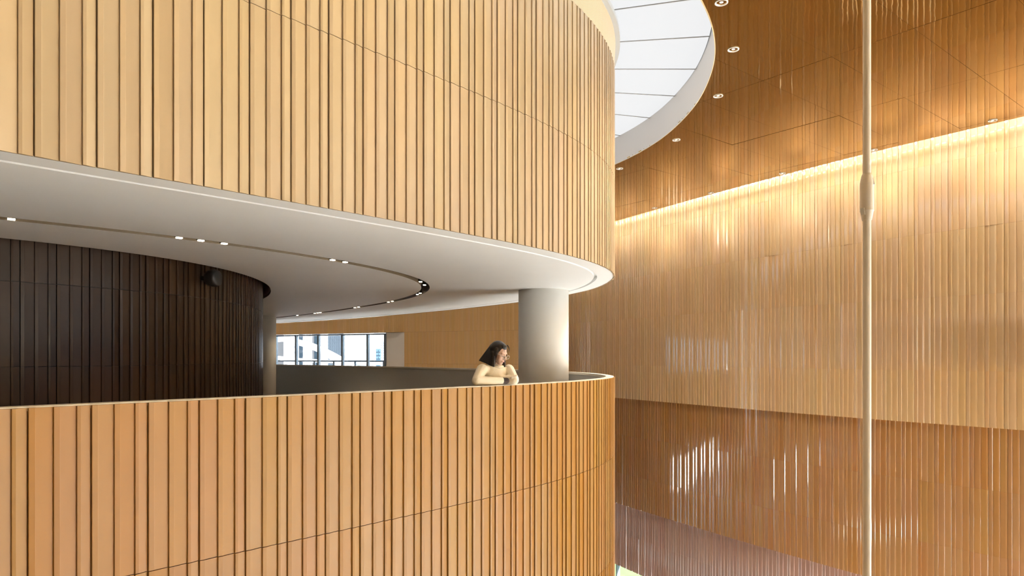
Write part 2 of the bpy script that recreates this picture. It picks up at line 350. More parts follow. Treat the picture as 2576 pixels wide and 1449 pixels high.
# ---- columns
def column(r, x, y, label):
    v, f = lathe([(r, H_FLOOR), (r, H_SOF + .02)], 64)
    o = mesh_obj('column', [(a, b_, zz(c)) for a, b_, c in v], f, M['concrete'], smooth=False); o.location = (x, y, 0)
    for p in o.data.polygons: p.use_smooth = len(p.vertices) == 4
    return struct(o, label, 'column')
column(.505, .635, 13.75, 'thick round white column beside the leaning person')
column(.30, -8.02, 22.3, 'slim round cream column half hidden behind the dark core')
# ---- right wall, three stepped bands; nearer than the picture's edge it gives way to a glazed facade
IW = next(i for i, p in enumerate(EDGE) if p.y > 0 and 1288 + F * p.x / p.y < 2760)
EW = EDGE[IW:]; EG = EDGE[:IW + 1]
def wall_band(name, label, off, z0, z1, courses, m, s1=None):
    back = offset(EW, -off - .04, False); thick = offset(EW, -off - .3, False)
    v, f = bridge([(back, zz(z0)), (back, zz(z1)), (thick, zz(z1)), (thick, zz(z0)), (back, zz(z0))], False)
    o = mesh_obj(name, v, f, M['backing_wall']); struct(o, label, 'wall')
    s = arclen(back, False)
    clad(o, back, False, 0, s[-1], courses, m, 1, gap=.002, step=.020, wob=.6)
    return o
wr = wall_band('wall_right', 'tall tan ribbed terracotta wall washed by light from above', .42, -1.57, 5.5,
               [(-1.57, -.33), (-.33, 1.37), (1.37, 2.87), (2.87, 4.46), (4.46, 5.45)], M['tile_wall'])
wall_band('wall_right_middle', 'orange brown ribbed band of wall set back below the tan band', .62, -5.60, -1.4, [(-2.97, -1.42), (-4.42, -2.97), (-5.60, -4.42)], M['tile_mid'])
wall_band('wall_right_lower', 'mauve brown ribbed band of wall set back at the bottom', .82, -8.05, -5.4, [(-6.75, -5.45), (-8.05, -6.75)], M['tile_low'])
# cover over the light cove between ceiling edge and wall
v, f = bridge([(EDGE, zz(H_CEIL)), (EDGE, zz(H_CEIL + .10)), (offset(EDGE, .12, False), zz(H_CEIL + .10)), (offset(EDGE, .12, False), zz(5.5)), (offset(EDGE, -.75, False), zz(5.5))], False)
cv = mesh_obj('trim_1', v, f, M['white']); struct(cv, 'white light cove hidden between bronze ceiling and tan wall', 'trim')
sE = arclen(EDGE, False)
a_, b_ = offset(EW, .09, False), offset(EW, .05, False)
v, f = bridge([(a_, zz(H_CEIL + .14)), (b_, zz(H_CEIL + .14))], False); mesh_obj('led_strip', v, f, M['led'], cv)
def cove(power, tilt, spread, inset):
    line = offset(EDGE, inset, False); s_ = sE[IW] + .1
    while s_ < sE[-1] - .6:
        p = at_s(line, sE, s_); q = at_s(line, sE, s_ + 1.5); mid = (p + q) / 2; t_ = (q - p).normalized()
        la = bpy.data.lights.new('cove_light', 'AREA'); la.shape = 'RECTANGLE'; la.size = 1.5; la.size_y = .05; la.energy = power
        la.color = (1, .965, .93); la.spread = R(spread)
        wn = Vector((t_.y, -t_.x, 0)); Zl = -(wn * tilt + Vector((0, 0, -1))).normalized(); X = Vector((t_.x, t_.y, 0)); Y = Zl.cross(X)
        lo = bpy.data.objects.new('cove_light', la)
        lo.matrix_world = Matrix(((X.x, Y.x, Zl.x, mid.x), (X.y, Y.y, Zl.y, mid.y), (X.z, Y.z, Zl.z, zz(H_CEIL + .3)), (0, 0, 0, 1)))
        link(lo); s_ += 1.5
cove(COVE_POWER, .9, 150, -.10)
cove(COVE_POWER * 1.5, .17, 46, -.13)
# ---- far wall with the ribbon window
fwL, fwW, fwR = Vector((-36, 48.0)), Vector((-5.16, 32.8)), Vector((1.75, 29.52))
wd = (fwR - fwL).normalized(); nb = Vector((-wd.y, wd.x))              # nb points away from the room
def fw(p, d): return p + nb * d
WT, WB = 1.155, -1.05
GR, GL = Vector((-6.28, 33.95)), Vector((-26.0, 33.95 + (26 - 6.28) * .4757))
def quad_wall(segs):
    V = []; Fc = []
    for p, q, z0, z1 in segs:
        b0 = len(V)
        for pt in (fw(p, 0), fw(q, 0), fw(q, .35), fw(p, .35)): V += [(pt.x, pt.y, zz(z0)), (pt.x, pt.y, zz(z1))]
        for i in range(4):
            j = (i + 1) % 4; Fc.append((b0 + 2 * i, b0 + 2 * j, b0 + 2 * j + 1, b0 + 2 * i + 1))
        Fc.append((b0, b0 + 6, b0 + 4, b0 + 2)); Fc.append((b0 + 1, b0 + 3, b0 + 5, b0 + 7))
    return V, Fc
wl = fw(GL, -1.1 + .0); wl = fwW + (-wd) * (20.5)
ga, gb = fwW - wd * 13.5, fwW - wd * 1.0
segs = [(fwL, wl, -9.6, 5.6), (wl, fwW, WT, 5.6), (wl, fwW, -5.7, WB), (wl, ga, -9.6, -5.7), (gb, fwW, -9.6, -5.7), (fwW, fwR, -9.6, 5.6)]
V, Fc = quad_wall(segs); fwl = mesh_obj('wall_far', V, Fc, M['backing']); struct(fwl, 'honey ribbed far wall around the ribbon window', 'wall')
lineA = [fw(wl, -.0), fw(fwW, -.0)]; lineB = [fw(fwW, -.0), fw(fwR, -.0)]
clad(fwl, lineA, False, 4.0, 20.5, [(WT, 2.87), (2.87, 4.46)], M['tile_far'], -1, s_anchor=20.5, wob=.3)
clad(fwl, lineB, False, 0, 7.2, [(-1.5, -.36), (-.36, WT), (WT, 2.87)], M['tile_far'], -1, W=TW * .55, s_anchor=0, step=.012, wob=.3)
# window: splayed white reveal, sill, mullions, panes
win = empty('window_1', (GR.x, GR.y, zz(WB))); struct(win, 'ribbon window with blue grey mullions looking out on pale towers', 'window')
wo = Vector((GR.x, GR.y, zz(WB)))
def wpart(name, verts, faces, m): return mesh_obj(name, [Vector(q) - wo for q in verts], faces, m, win)
jl = [(fwW.x, fwW.y), (GR.x, GR.y)]
wpart('jamb', [(fwW.x, fwW.y, zz(WB)), (GR.x, GR.y, zz(WB)), (GR.x, GR.y, zz(WT)), (fwW.x, fwW.y, zz(WT))], [(0, 1, 2, 3)], M['white'])['label'] = 'white splayed window reveal'
gl2 = GR + (-wd) * 19.5
wpart('head', [(fwW.x, fwW.y, zz(WT)), (GR.x, GR.y, zz(WT)), (gl2.x, gl2.y, zz(WT)), (wl.x, wl.y, zz(WT))], [(0, 1, 2, 3)], M['white'])
wpart('sill', [(fwW.x, fwW.y, zz(WB)), (GR.x, GR.y, zz(WB)), (gl2.x, gl2.y, zz(WB)), (wl.x, wl.y, zz(WB))], [(3, 2, 1, 0)], M['white'])
def wbar(name, p, q, z0, z1, th, dep, m=M['mullion']):
    bm = bmesh.new(); d = (q - p); ln = d.length; a = math.atan2(d.y, d.x)
    box(bm, 0, ln, -dep / 2, dep / 2, z0 - WB, z1 - WB, Matrix.Translation((p.x - wo.x, p.y - wo.y, 0)) @ Matrix.Rotation(a, 4, 'Z'))
    return bm_obj(name, bm, m, win)
def on_glass(px):                              # where the sight line through column px meets the glass line
    k_ = (px - 1288) / F; A = GR; d = -wd
    u = (k_ * A.y - A.x) / (d.x - k_ * d.y); return A + d * u
mul = [970, 926, 862.5, 802, 746, 695]; mp_ = [on_glass(p) for p in mul]
stp = (mp_[-1] - mp_[-2]); mp_ += [mp_[-1] + stp * (i + 1) for i in range(7)]
wbar('frame_rail', mp_[-1], mp_[0], WT - .09, WT - .02, .07, .09); wbar('frame_rail', mp_[-1], mp_[0], WB, WB + .08, .08, .09)
for i, p in enumerate(mp_):
    wbar('mullion', p + wd * -.055, p + wd * .055, WB, WT - .02, .11, .14)
    if i: wbar('pane', p + wd * .055, mp_[i - 1] - wd * .055, WB + .08, WT - .09, .1, .012, M['glass'])
w4 = empty('window_4', (ga.x, ga.y, 0)); struct(w4, 'ground floor glazing in the far wall behind the drum', 'window')
for i in range(6):
    p = ga.lerp(gb, i / 5) + nb * .2; q = ga.lerp(gb, min(i + 1, 5) / 5) + nb * .2
    for nm, a, b2, th, m_ in (('mullion', p - wd * .05, p + wd * .05, .14, M['mullion']), ('pane', p + wd * .05, q - wd * .05, .012, M['glass'])):
        if nm == 'pane' and i == 5: continue
        bm = bmesh.new(); d = b2 - a; box(bm, 0, d.length, -th / 2, th / 2, .02, zz(-5.7), Matrix.Translation((a.x - ga.x, a.y - ga.y, 0)) @ Matrix.Rotation(math.atan2(d.y, d.x), 4, 'Z')); bm_obj(nm, bm, m_, w4)
# outside rail
rl = empty('balustrade', (GR.x, GR.y, zz(WB))); tag(rl, 'thin blue grey guard rail outside the ribbon window', 'railing')
def rbar(name, p, q, z0, z1, dep):
    bm = bmesh.new(); d = (q - p); ln = d.length; a = math.atan2(d.y, d.x)
    box(bm, 0, ln, -dep / 2, dep / 2, z0 - WB, z1 - WB, Matrix.Translation((p.x - wo.x, p.y - wo.y, 0)) @ Matrix.Rotation(a, 4, 'Z'))
    return bm_obj(name, bm, M['mullion'], rl)
ro = nb * .5
rbar('handrail', mp_[-1] + ro, mp_[0] + ro + wd * 1.5, -.30, -.22, .06)
for px in (946, 874, 820, 771, 725):
    p = on_glass(px) * (1 + .5 / 36) ; p = on_glass(px) + nb * .5 + wd * .1
    rbar('post', p - wd * .05, p + wd * .05, WB, -.30, .06)
mesh_obj('floor_terrace', [(fw(fwL, .4).x, fw(fwL, .4).y, zz(WB - .1)), (fw(fwR, .4).x, fw(fwR, .4).y, zz(WB - .1)), (fw(fwR, 2.6).x, fw(fwR, 2.6).y, zz(WB - .1)), (fw(fwL, 2.6).x, fw(fwL, 2.6).y, zz(WB - .1))], [(0, 1, 2, 3)], M['white'])
struct(bpy.data.objects['floor_terrace'], 'pale terrace outside the ribbon window', 'floor')
# ---- left end wall
lw = mesh_obj('wall_left', [(-36.5, -16, 0), (-36.5, 48.5, 0), (-36.5, 48.5, zz(5.6)), (-36.5, -16, zz(5.6))], [(0, 1, 2, 3)], M['white'])
struct(lw, 'plain end wall beyond the drum', 'wall')
# ---- unseen back and near walls added to cut light, and the tall glazed facade that lights the hall from the right
bw_ = mesh_obj('wall_back_light_block', [(-40, -10, 0), (27, -10, 0), (27, -10, zz(5.6)), (-40, -10, zz(5.6))], [(3, 2, 1, 0)], M['backwall'])
struct(bw_, 'unseen plain wall added behind the gallery to hold back light', 'wall')
NG = next(i for i, p in enumerate(EG) if p.y > 1.5)
nw = offset(EG[:NG + 1], -.3, False); v, f = bridge([(nw, 0), (nw, zz(5.5))], False); nwo = mesh_obj('wall_near_light_block', v, f, M['white'])  # unseen wall added to keep facade light off the near drum
struct(nwo, 'unseen white wall added to cut daylight beside the glazed facade', 'wall')
gx = offset(EG[NG:], -.3, False); sx = arclen(gx, False)
gfac = empty('window_3', (gx[-1].x, gx[-1].y, 0)); struct(gfac, 'tall glazed facade of the hall with slim mullions', 'window'); fo_ = Vector((gx[-1].x, gx[-1].y, 0))
def fbar(name, a, b_, z0, z1, dep, m):
    bm = bmesh.new(); d = b_ - a; an = math.atan2(d.y, d.x)
    box(bm, 0, d.length, -dep / 2, dep / 2, z0, z1, Matrix.Translation((a.x - fo_.x, a.y - fo_.y, 0)) @ Matrix.Rotation(an, 4, 'Z')); return bm_obj(name, bm, m, gfac)
nfp = 6
fp = [at_s(gx, sx, sx[-1] * i / nfp) for i in range(nfp + 1)]
for i, p in enumerate(fp):
    d = ((fp[i + 1] - p) if i < nfp else (p - fp[i - 1])).normalized()
    fbar('mullion', p - d * .04, p + d * .04, 0, zz(5.3), .18, M['mullion'])
    if i < nfp:
        for z0, z1 in ((0, 4.6), (4.6, 9.4), (9.4, zz(5.2))):
            fbar('pane', p + d * .05, fp[i + 1] - d * .05, z0 + .08, z1, .012, M['tinted'])
            fbar('transom', p + d * .05, fp[i + 1] - d * .05, z0, z0 + .08, .12, M['mullion'])
pz = mesh_obj('floor_plaza', [(12.5, 12, -.03), (28, -12, -.03), (28, -60, -.03), (120, -60, -.03), (120, 40, -.03)], [(0, 1, 2, 3, 4)], mat('pale_paving', (.62, .62, .60), .8)); struct(pz, 'pale paved plaza outside the glazed facade', 'ground')
# ---- glazing under the right wall
g0 = offset(EDGE, -1.0, False); gw = empty('window_2', (g0[-1].x, g0[-1].y, 0)); struct(gw, 'ground floor glazing under the mauve wall with garden outside', 'window')
go = Vector((g0[-1].x, g0[-1].y, 0)); sg = arclen(g0, False)
def gbar(name, a, b_, z0, z1, dep, m):
    bm = bmesh.new(); d = b_ - a; an = math.atan2(d.y, d.x)
    box(bm, 0, d.length, -dep / 2, dep / 2, z0, z1, Matrix.Translation((a.x - go.x, a.y - go.y, 0)) @ Matrix.Rotation(an, 4, 'Z')); return bm_obj(name, bm, m, gw)
s_ = sg[-1] - .3; gi = 0
sv = s_at = None
def s_edge_px(px):
    for i in range(len(g0) - 1):
        p, q = g0[i], g0[i + 1]
        if p.y < .5: continue
        a = 1288 + F * p.x / p.y - px; b2 = 1288 + F * q.x / q.y - px
        if a >= 0 >= b2: return sg[i] + (sg[i + 1] - sg[i]) * a / (a - b2)
s_ = s_edge_px(1554.5)
for k in range(-2, 9):
    a = s_ - k * 1.6
    if a > sg[-1] - .1 or a < 1: continue
    p = at_s(g0, sg, a); q = at_s(g0, sg, max(a - 1.6, .2)); d = (q - p).normalized()
    gbar('mullion', p - d * .04, p + d * .04, .06, zz(-8.0), .14, M['mullion'])
    if a - 1.6 > 1: gbar('pane', p + d * .04, q - d * .04, .06, zz(-8.0), .012, M['glass'])
gbar('sill', at_s(g0, sg, 4), at_s(g0, sg, 9), 0, .06, .2, M['trim'])
# ================================================================== BRONZE CEILING AND SKYLIGHT
e1 = Vector((1, .8)).normalized(); e2 = Vector((-.8, 1)).normalized()
EL = 1.28062
def inside(p, poly):
    c = False; n = len(poly); j = n - 1
    for i in range(n):
        a, b2 = poly[i], poly[j]
        if (a.y > p.y) != (b2.y > p.y) and p.x < (b2.x - a.x) * (p.y - a.y) / (b2.y - a.y) + a.x: c = not c
        j = i
    return c
region = [Vector((-36.4, -16))] + [Vector((27.0, -16))] + list(EDGE) + [fw(fwR, -.08), fw(fwL, -.08)]
bk = bm = bmesh.new()
ceil = mesh_obj('ceiling', [(-40, -16, zz(H_CEIL + .2)), (-40, -15.9, zz(H_CEIL + .2)), (-39.9, -16, zz(H_CEIL + .2))], [(0, 1, 2)], M['dark'])
struct(ceil, 'mirror polished bronze ceiling of large panels around the oval skylight', 'ceiling')
VS0 = [12.2 * .9167 + 3.1 * .9167 * i for i in range(-14, 9)]
CS = [(7.7 * .9167 + 1.75 * .9167 * i) / EL for i in range(-22, 34)]
holes = [Vector(p) for p in SKY]; wallp = region
def seg_near(poly, lo, hi, closed=True):
    out = []; n = len(poly)
    for i in range(n if closed else n - 1):
        a, b2 = poly[i], poly[(i + 1) % n]
        if max(a.x, b2.x) < lo.x or min(a.x, b2.x) > hi.x or max(a.y, b2.y) < lo.y or min(a.y, b2.y) > hi.y: continue
        out.append((a, b2))
    return out
npan = 0; far_bm = bmesh.new()
for i in range(len(VS0) - 1):
    for j in range(len(CS) - 1):
        gp = .0014
        q = [e1 * u + e2 * c for u, c in ((VS0[i] + gp, CS[j] + gp), (VS0[i + 1] - gp, CS[j] + gp), (VS0[i + 1] - gp, CS[j + 1] - gp), (VS0[i] + gp, CS[j + 1] - gp))]
        lo = Vector((min(p.x for p in q), min(p.y for p in q))); hi = Vector((max(p.x for p in q), max(p.y for p in q)))
        if hi.x < -37 or lo.x > 27 or hi.y < -16 or lo.y > 49: continue
        sg_ = seg_near(holes, lo, hi) + seg_near(wallp, lo, hi)
        ctr = (q[0] + q[2]) / 2
        if not sg_ and (not inside(ctr, wallp) or inside(ctr, holes)): continue
        if sg_:
            vv = [p.copy() for p in q]; ee = [(0, 1), (1, 2), (2, 3), (3, 0)]
            for a, b2 in sg_: ee.append((len(vv), len(vv) + 1)); vv += [a.copy(), b2.copy()]
            rv, re, rfc, *_ = delaunay_2d_cdt(vv, ee, [], 0, 1e-5)
            tri = []
            for fc in rfc:
                c = sum((rv[k_] for k_ in fc), Vector((0, 0))) / len(fc)
                if inside(c, q) and inside(c, wallp) and not inside(c, holes): tri.append(tuple(fc))
            if not tri: continue
            use = sorted({k_ for t_ in tri for k_ in t_}); mp2 = {k_: n_ for n_, k_ in enumerate(use)}
            pv = [rv[k_] for k_ in use]; tri = [tuple(mp2[k_] for k_ in t_) for t_ in tri]
        else: pv = q; tri = [(0, 1, 2, 3)]
        visible = ctr.y > 6 and ctr.x > -3 and ctr.y < 33
        ctr = sum(pv, Vector((0, 0))) / len(pv)
        n_ = len(pv)
        tx, ty = R(random.uniform(-.10, .10)), R(random.uniform(-.10, .10))
        if visible:
            bm = bmesh.new(); bv = [bm.verts.new((p.x - ctr.x, p.y - ctr.y, 0)) for p in pv]
        else:
            bm = far_bm; bv = [bm.verts.new((p.x, p.y, zz(H_CEIL))) for p in pv]
        fs = []
        for t_ in tri:
            try: fs.append(bm.faces.new([bv[k_] for k_ in t_][::-1]))
            except ValueError: pass
        if visible:
            r = bmesh.ops.extrude_face_region(bm, geom=fs)
            for gm in r['geom']:
                if isinstance(gm, bmesh.types.BMVert): gm.co.z += .025
            bmesh.ops.recalc_face_normals(bm, faces=bm.faces)
            o = bm_obj('panel', bm, M['bronze'], ceil); o.location = (ctr.x, ctr.y, zz(H_CEIL)); o.rotation_euler = (tx, ty, 0); npan += 1
o = bm_obj('remaining_panels', far_bm, M['bronze'], ceil); o['kind'] = 'stuff'
# backing above the panels so that the joints read dark
pk = polar(SKY); big = polar([Vector(p) for p in ((-36.4, -16), (27, -16), (24, -6), (13, 10.8), (8.63, 16.76), (3.78, 25.07), (1.42, 29.67), (-36, 48))])
v, f = bridge([(polar(offset(SKY, -.03)), zz(H_CEIL + .05)), (big, zz(H_CEIL + .05))]); mesh_obj('panel_backing', v, f, M['slot'], ceil)
# skylight
FC = Vector((-6.5, 13.34))
skl = empty('skylight', (FC.x, FC.y, zz(H_CEIL))); struct(skl, 'white oval skylight of fan shaped luminous panels', 'skylight')
pf = [p - FC for p in polar(SKY, FC)]
v, f = bridge([(pf, -.012), (pf, H_SKY - H_CEIL + .05)]); mesh_obj('fascia', v, f, M['trim'], skl)['label'] = 'smooth white fascia around the skylight'
pg = [p.normalized() * (p.length + .014) for p in pf]
v, f = bridge([(pf, -.012), (pg, -.012), (pg, .02)]); mesh_obj('edge_trim', v, f, mat('glow_yellow_edge', (.85, .72, .45), .3, metal=.4), skl)  # yellow of the reflected glow put into the edge colour
def sky_r(a):
    k_ = (a / (2 * math.pi) * NA) % NA; i = int(k_); u = k_ - i
    return pf[i].length * (1 - u) + pf[(i + 1) % NA].length * u
da = R(7.826)
for k in range(46):
    a0 = k * da; a1 = a0 + da; r0 = 4.0; V = []; gpx = .018
    nn = 6
    for i in range(nn + 1):
        a = a0 + (a1 - a0) * i / nn; rr = sky_r(a) - .02; d = Vector((math.cos(a), math.sin(a))); nr = Vector((-d.y, d.x)) * (gpx if i == 0 else -gpx if i == nn else 0)
        for r_ in (r0, rr): p = d * r_ + nr; V += [(p.x, p.y, H_SKY - H_CEIL), (p.x, p.y, H_SKY - H_CEIL + .03)]
    Fc = []
    for i in range(nn): b0 = i * 4; Fc += [(b0, b0 + 4, b0 + 6, b0 + 2), (b0 + 1, b0 + 3, b0 + 7, b0 + 5), (b0 + 2, b0 + 6, b0 + 7, b0 + 3)]
    Fc += [(0, 2, 3, 1), (nn * 4, nn * 4 + 1, nn * 4 + 3, nn * 4 + 2)]
    mesh_obj('panel', V, Fc, M['sky_panel'], skl)
    bm = bmesh.new(); box(bm, r0, sky_r(a0) - .01, -.008, .008, H_SKY - H_CEIL - .008, H_SKY - H_CEIL + .03, Matrix.Rotation(a0, 4, 'Z')); bm_obj('seam_bar', bm, M['seam'], skl)
v, f = bridge([(pf, H_SKY - H_CEIL + .05), ([p.normalized() * 3.9 for p in pf], H_SKY - H_CEIL + .05)]); mesh_obj('panel_backing', v, f, M['dark'], skl)
# ================================================================== LAMPS, POLE, FIXTURES
def downlight(x, y, r, lab, grp, power):
    t = empty('downlight', (x, y, zz(H_CEIL))); tag(t, lab, 'downlight', grp)
    v, f = lathe([(r * .80, -.004), (r * .84, -.012), (r, -.012), (r * 1.02, -.002), (r * 1.0, .0)], 32); mesh_obj('trim_ring', v, f[:-2], M['trim'], t)
    v, f = lathe([(r * .80, -.006), (r * .55, .02), (r * .25, .028)], 32); mesh_obj('reflector', v, f[:-2], M['chrome'], t)
    v, f = lathe([(r * .05, -.010), (r * .30, -.002), (r * .30, .01), (r * .1, .01)], 24); mesh_obj('lens', v, f, M['lampglow'], t)
    la = bpy.data.lights.new('downlight_beam', 'SPOT'); la.energy = power; la.color = (1, .94, .84); la.spot_size = R(125 if power > 200 else 100); la.spot_blend = .8; la.shadow_soft_size = .07
    lo = bpy.data.objects.new('downlight_beam', la); lo.location = (0, 0, -.03); link(lo, t)
for x, y in [(2.93, 9.55), (3.55 + .02, 11.01), (3.92, 12.98), (3.72 + .04, 15.62), (2.74 + .1, 18.01)]:
    downlight(x, y, .09, 'recessed downlight with clear lens beside the oval skylight', 'downlights ringing the skylight', RING_POWER)
for x, y in [(10.09, 14.33), (8.68, 16.38), (7.32, 18.48), (6.03, 20.68), (4.76, 22.79)]:
    downlight(x, y, .085, 'small recessed downlight in the bronze ceiling along the tan wall', 'downlights along the wall', WALL_POWER)
# lamp heads inside the soffit slot
SM = offset(SLOT, .08); sSM = arclen(SM)
heads = [(28, 551), (451, 598), (507, 607), (565, 612), (837, 653), (868, 661), (1058, 705), (1068, 709), (1057, 736), (1050, 740), (987, 758), (977, 760), (902, 772), (893, 774), (806, 788), (799, 789), (792, 791), (748, 793)]
for px, py in heads:
    d = F * H_SOF / (896 - py); P = Vector(((px - 1288) * d / F, d))
    i = min(range(len(SM)), key=lambda k_: (SM[k_] - P).length)
    # slide along the slot to the sight line of that pixel column
    best = min(((SM[(i + k_) % len(SM)].lerp(SM[(i + k_ + 1) % len(SM)], u / 10)) for k_ in range(-6, 6) for u in range(10)), key=lambda q: abs(1288 + F * q.x / q.y - px) + 3 * (q - P).length)
    q = best; n2 = SM[(i + 1) % len(SM)] - SM[i - 1]; a = math.atan2(n2.y, n2.x)
    near = py < 720 and px < 1000
    t = empty('track_spotlight', (q.x, q.y, zs + .0), a)
    tag(t, 'tiny lit spotlight in the slot on the near side of the soffit' if near else 'tiny lit spotlight where the slot bends round its far end', 'spotlight', 'spotlights in the near slot' if near else 'spotlights in the far slot')
    bm = bmesh.new(); box(bm, -.042, .042, -.032, .032, .006, .14); bm_obj('housing', bm, M['black'], t)
    bm = bmesh.new(); box(bm, -.03, .03, -.022, .022, -.006, .008); bm_obj('lens', bm, M['lens'], t)
    bm = bmesh.new(); box(bm, -.012, .012, -.012, .012, .14, .22); bm_obj('stem', bm, M['black'], t)
    la = bpy.data.lights.new('spotlight_beam', 'SPOT'); la.energy = TRACK_POWER; la.color = (1, .84, .60); la.spot_size = R(110); la.spot_blend = .7; la.shadow_soft_size = .04
    lo = bpy.data.objects.new('spotlight_beam', la); lo.location = (0, 0, -.02); link(lo, t)
# hanging pole with coupling
PX, PY = (2180.5 - 1288) / F * 6.0, 6.0
pole = empty('suspension_pole', (PX, PY, 0)); tag(pole, 'slender off-white vertical pole with a fat coupling, in front of the tan wall', 'pole')
zc0, zc1 = zz((896 - 555) / F * 6), zz((896 - 437) / F * 6)
v, f = lathe([(.0345, 0), (.0345, zc0 + .02)], 32); mesh_obj('lower_rod', v, f[:-2], M['pole'], pole, True)
v, f = lathe([(.0325, zc1 - .02), (.0325, zz(H_CEIL + .01))], 32); mesh_obj('upper_rod', v, f[:-2], M['pole'], pole, True)
hc = zc1 - zc0
v, f = lathe([(.036, 0), (.040, .004), (.052, .072 * hc / .41), (.0575, .085 * hc / .41), (.0575, .0855 * hc / .41), (.0565, .090 * hc / .41), (.0565, .325 * hc / .41), (.055, .335 * hc / .41), (.044, .39 * hc / .41), (.036, hc - .003), (.034, hc)], 48)
cp = mesh_obj('coupling', v, f, M['pole'], pole, False); cp.location = (0, 0, zc0)
for s_, z_, tilt in ((1, .335 * hc / .41, 1), (-1, .075 * hc / .41, -1)):
    bm = bmesh.new(); a = R(-30) if s_ > 0 else R(205)
    box(bm, -.014, .006, -.018, .018, -.03, .03, Matrix.Rotation(a, 4, 'Z') @ Matrix.Translation((.05, 0, z_)) @ Matrix.Rotation(R(14 * tilt * -1), 4, 'Y'))
    bm_obj('wedge_grip', bm, M['trim'], cp)
# round speaker on the core
sp_s = s_at_px(COREB, arclen(COREB), 503, 13); sc_ = arclen(COREB)
p = at_s(COREB, sc_, sp_s); q = at_s(COREB, sc_, sp_s + .2); tn = (q - p).normalized(); on = Vector((tn.y, -tn.x))
c = p + on * .20
spk = empty('loudspeaker', (c.x, c.y, zz((896 - 700) / F * c.y)), math.atan2(on.y, on.x)); tag(spk, 'round black loudspeaker mounted high on the dark ribbed core', 'loudspeaker')
def ylathe(prof, n=28): 
    v, f = lathe(prof, n); return [(z, x, y) for x, y, z in v], f
v, f = ylathe([(.05, -.10), (.105, -.07), (.125, -.01), (.128, .05), (.118, .085), (.10, .095)]); mesh_obj('housing', v, f, M['black'], spk, True)
v, f = ylathe([(.100, .094), (.085, .082), (.03, .076)]); mesh_obj('grille', v, f, mat('dark_grille', (.02, .022, .02), .7), spk)
bm = bmesh.new(); box(bm, -.17, -.09, -.03, .03, -.03, .03); bm_obj('bracket', bm, M['black'], spk)
# ================================================================== OUTSIDE
def facade(name, px0, px1, y, top, body, wc, rows, cols, label, wfrac=(.6, .55), bot=-9.6):
    x0, x1 = (px0 - 1288) / F * y, (px1 - 1288) / F * y; w_ = x1 - x0; z0, z1 = bot, top
    t = empty(name, ((x0 + x1) / 2, y, 0)); tag(t, label, 'building')
    bm = bmesh.new(); box(bm, -w_ / 2, w_ / 2, 0, w_, zz(z0), zz(z1)); bm_obj('body', bm, body, t)
    cw, rh = w_ / cols, (z1 - z0) / rows
    bm = bmesh.new(); box(bm, -cw * wfrac[0] / 2, cw * wfrac[0] / 2, -.12, .15, -rh * wfrac[1] / 2, rh * wfrac[1] / 2)
    me = bpy.data.meshes.new('window'); bm.to_mesh(me); bm.free(); me.materials.append(wc)
    for i in range(cols):
        for j in range(rows):
            zc = z0 + (j + .5) * rh
            if zc < -4 or zc > 9: continue
            o = bpy.data.objects.new('window', me); o.location = (-w_ / 2 + (i + .5) * cw, 0, zz(zc)); link(o, t)
bw = mat('pale_facade', (.18, .185, .195), .7, spec=.2); bb = mat('blue_glass_facade', (.042, .072, .1), .5, spec=.2); bg_ = mat('blue_grey_facade', (.085, .115, .14), .5, spec=.2)
w1 = mat('grey_window', (.05, .062, .078), .4, spec=.2); w2 = mat('blue_window', (.033, .06, .085), .4, spec=.2); w3 = mat('pale_blue_window', (.088, .115, .145), .4, spec=.2)
facade('apartment_tower', 640, 699, 210, 40, bw, w3, 24, 9, 'pale tower farthest along behind the slim column', (.6, .6))
facade('office_tower', 698, 716, 230, 40, bb, w2, 24, 3, 'narrow blue glass tower beside a white tower with speckled windows')
facade('apartment_tower', 716, 744, 205, 40, bw, w1, 30, 6, 'white tower with small dark speckled windows behind the white arch', (.35, .35))
facade('office_tower', 744, 762, 225, 40, bb, w3, 20, 2, 'blue glass tower left of the white ladder windowed tower', (.7, .4))
facade('apartment_tower', 762, 784, 207, 40, bw, w1, 26, 3, 'white tower with ladder like rows of grey windows', (.45, .6))
facade('office_tower', 784, 806, 224, 40, bb, w2, 20, 4, 'blue tower whose foot the white arch crosses')
facade('apartment_tower', 806, 821, 206, 40, bw, w1, 22, 2, 'slim white tower with a column of dark balconies', (.25, .4))
facade('office_tower', 821, 864, 215, 8.5, bg_, w3, 18, 8, 'broad grey blue glass block above the end of the arch', (.8, .7))
facade('apartment_tower', 864, 928, 208, 40, bw, w3, 24, 14, 'broad white block with a dense grid of pale windows', (.55, .6))
facade('apartment_tower', 928, 941, 204, 6.4, bw, w3, 20, 3, 'pale slim block beside the patch of open sky', (.5, .6))
facade('office_tower', 946, 958, 240, 2.6, bb, w2, 10, 2, 'low blue grey block standing in the patch of open sky', (.8, .7))
facade('apartment_tower', 958, 1000, 228, 5.2, bw, w3, 18, 8, 'pale block at the window jamb', (.6, .6))
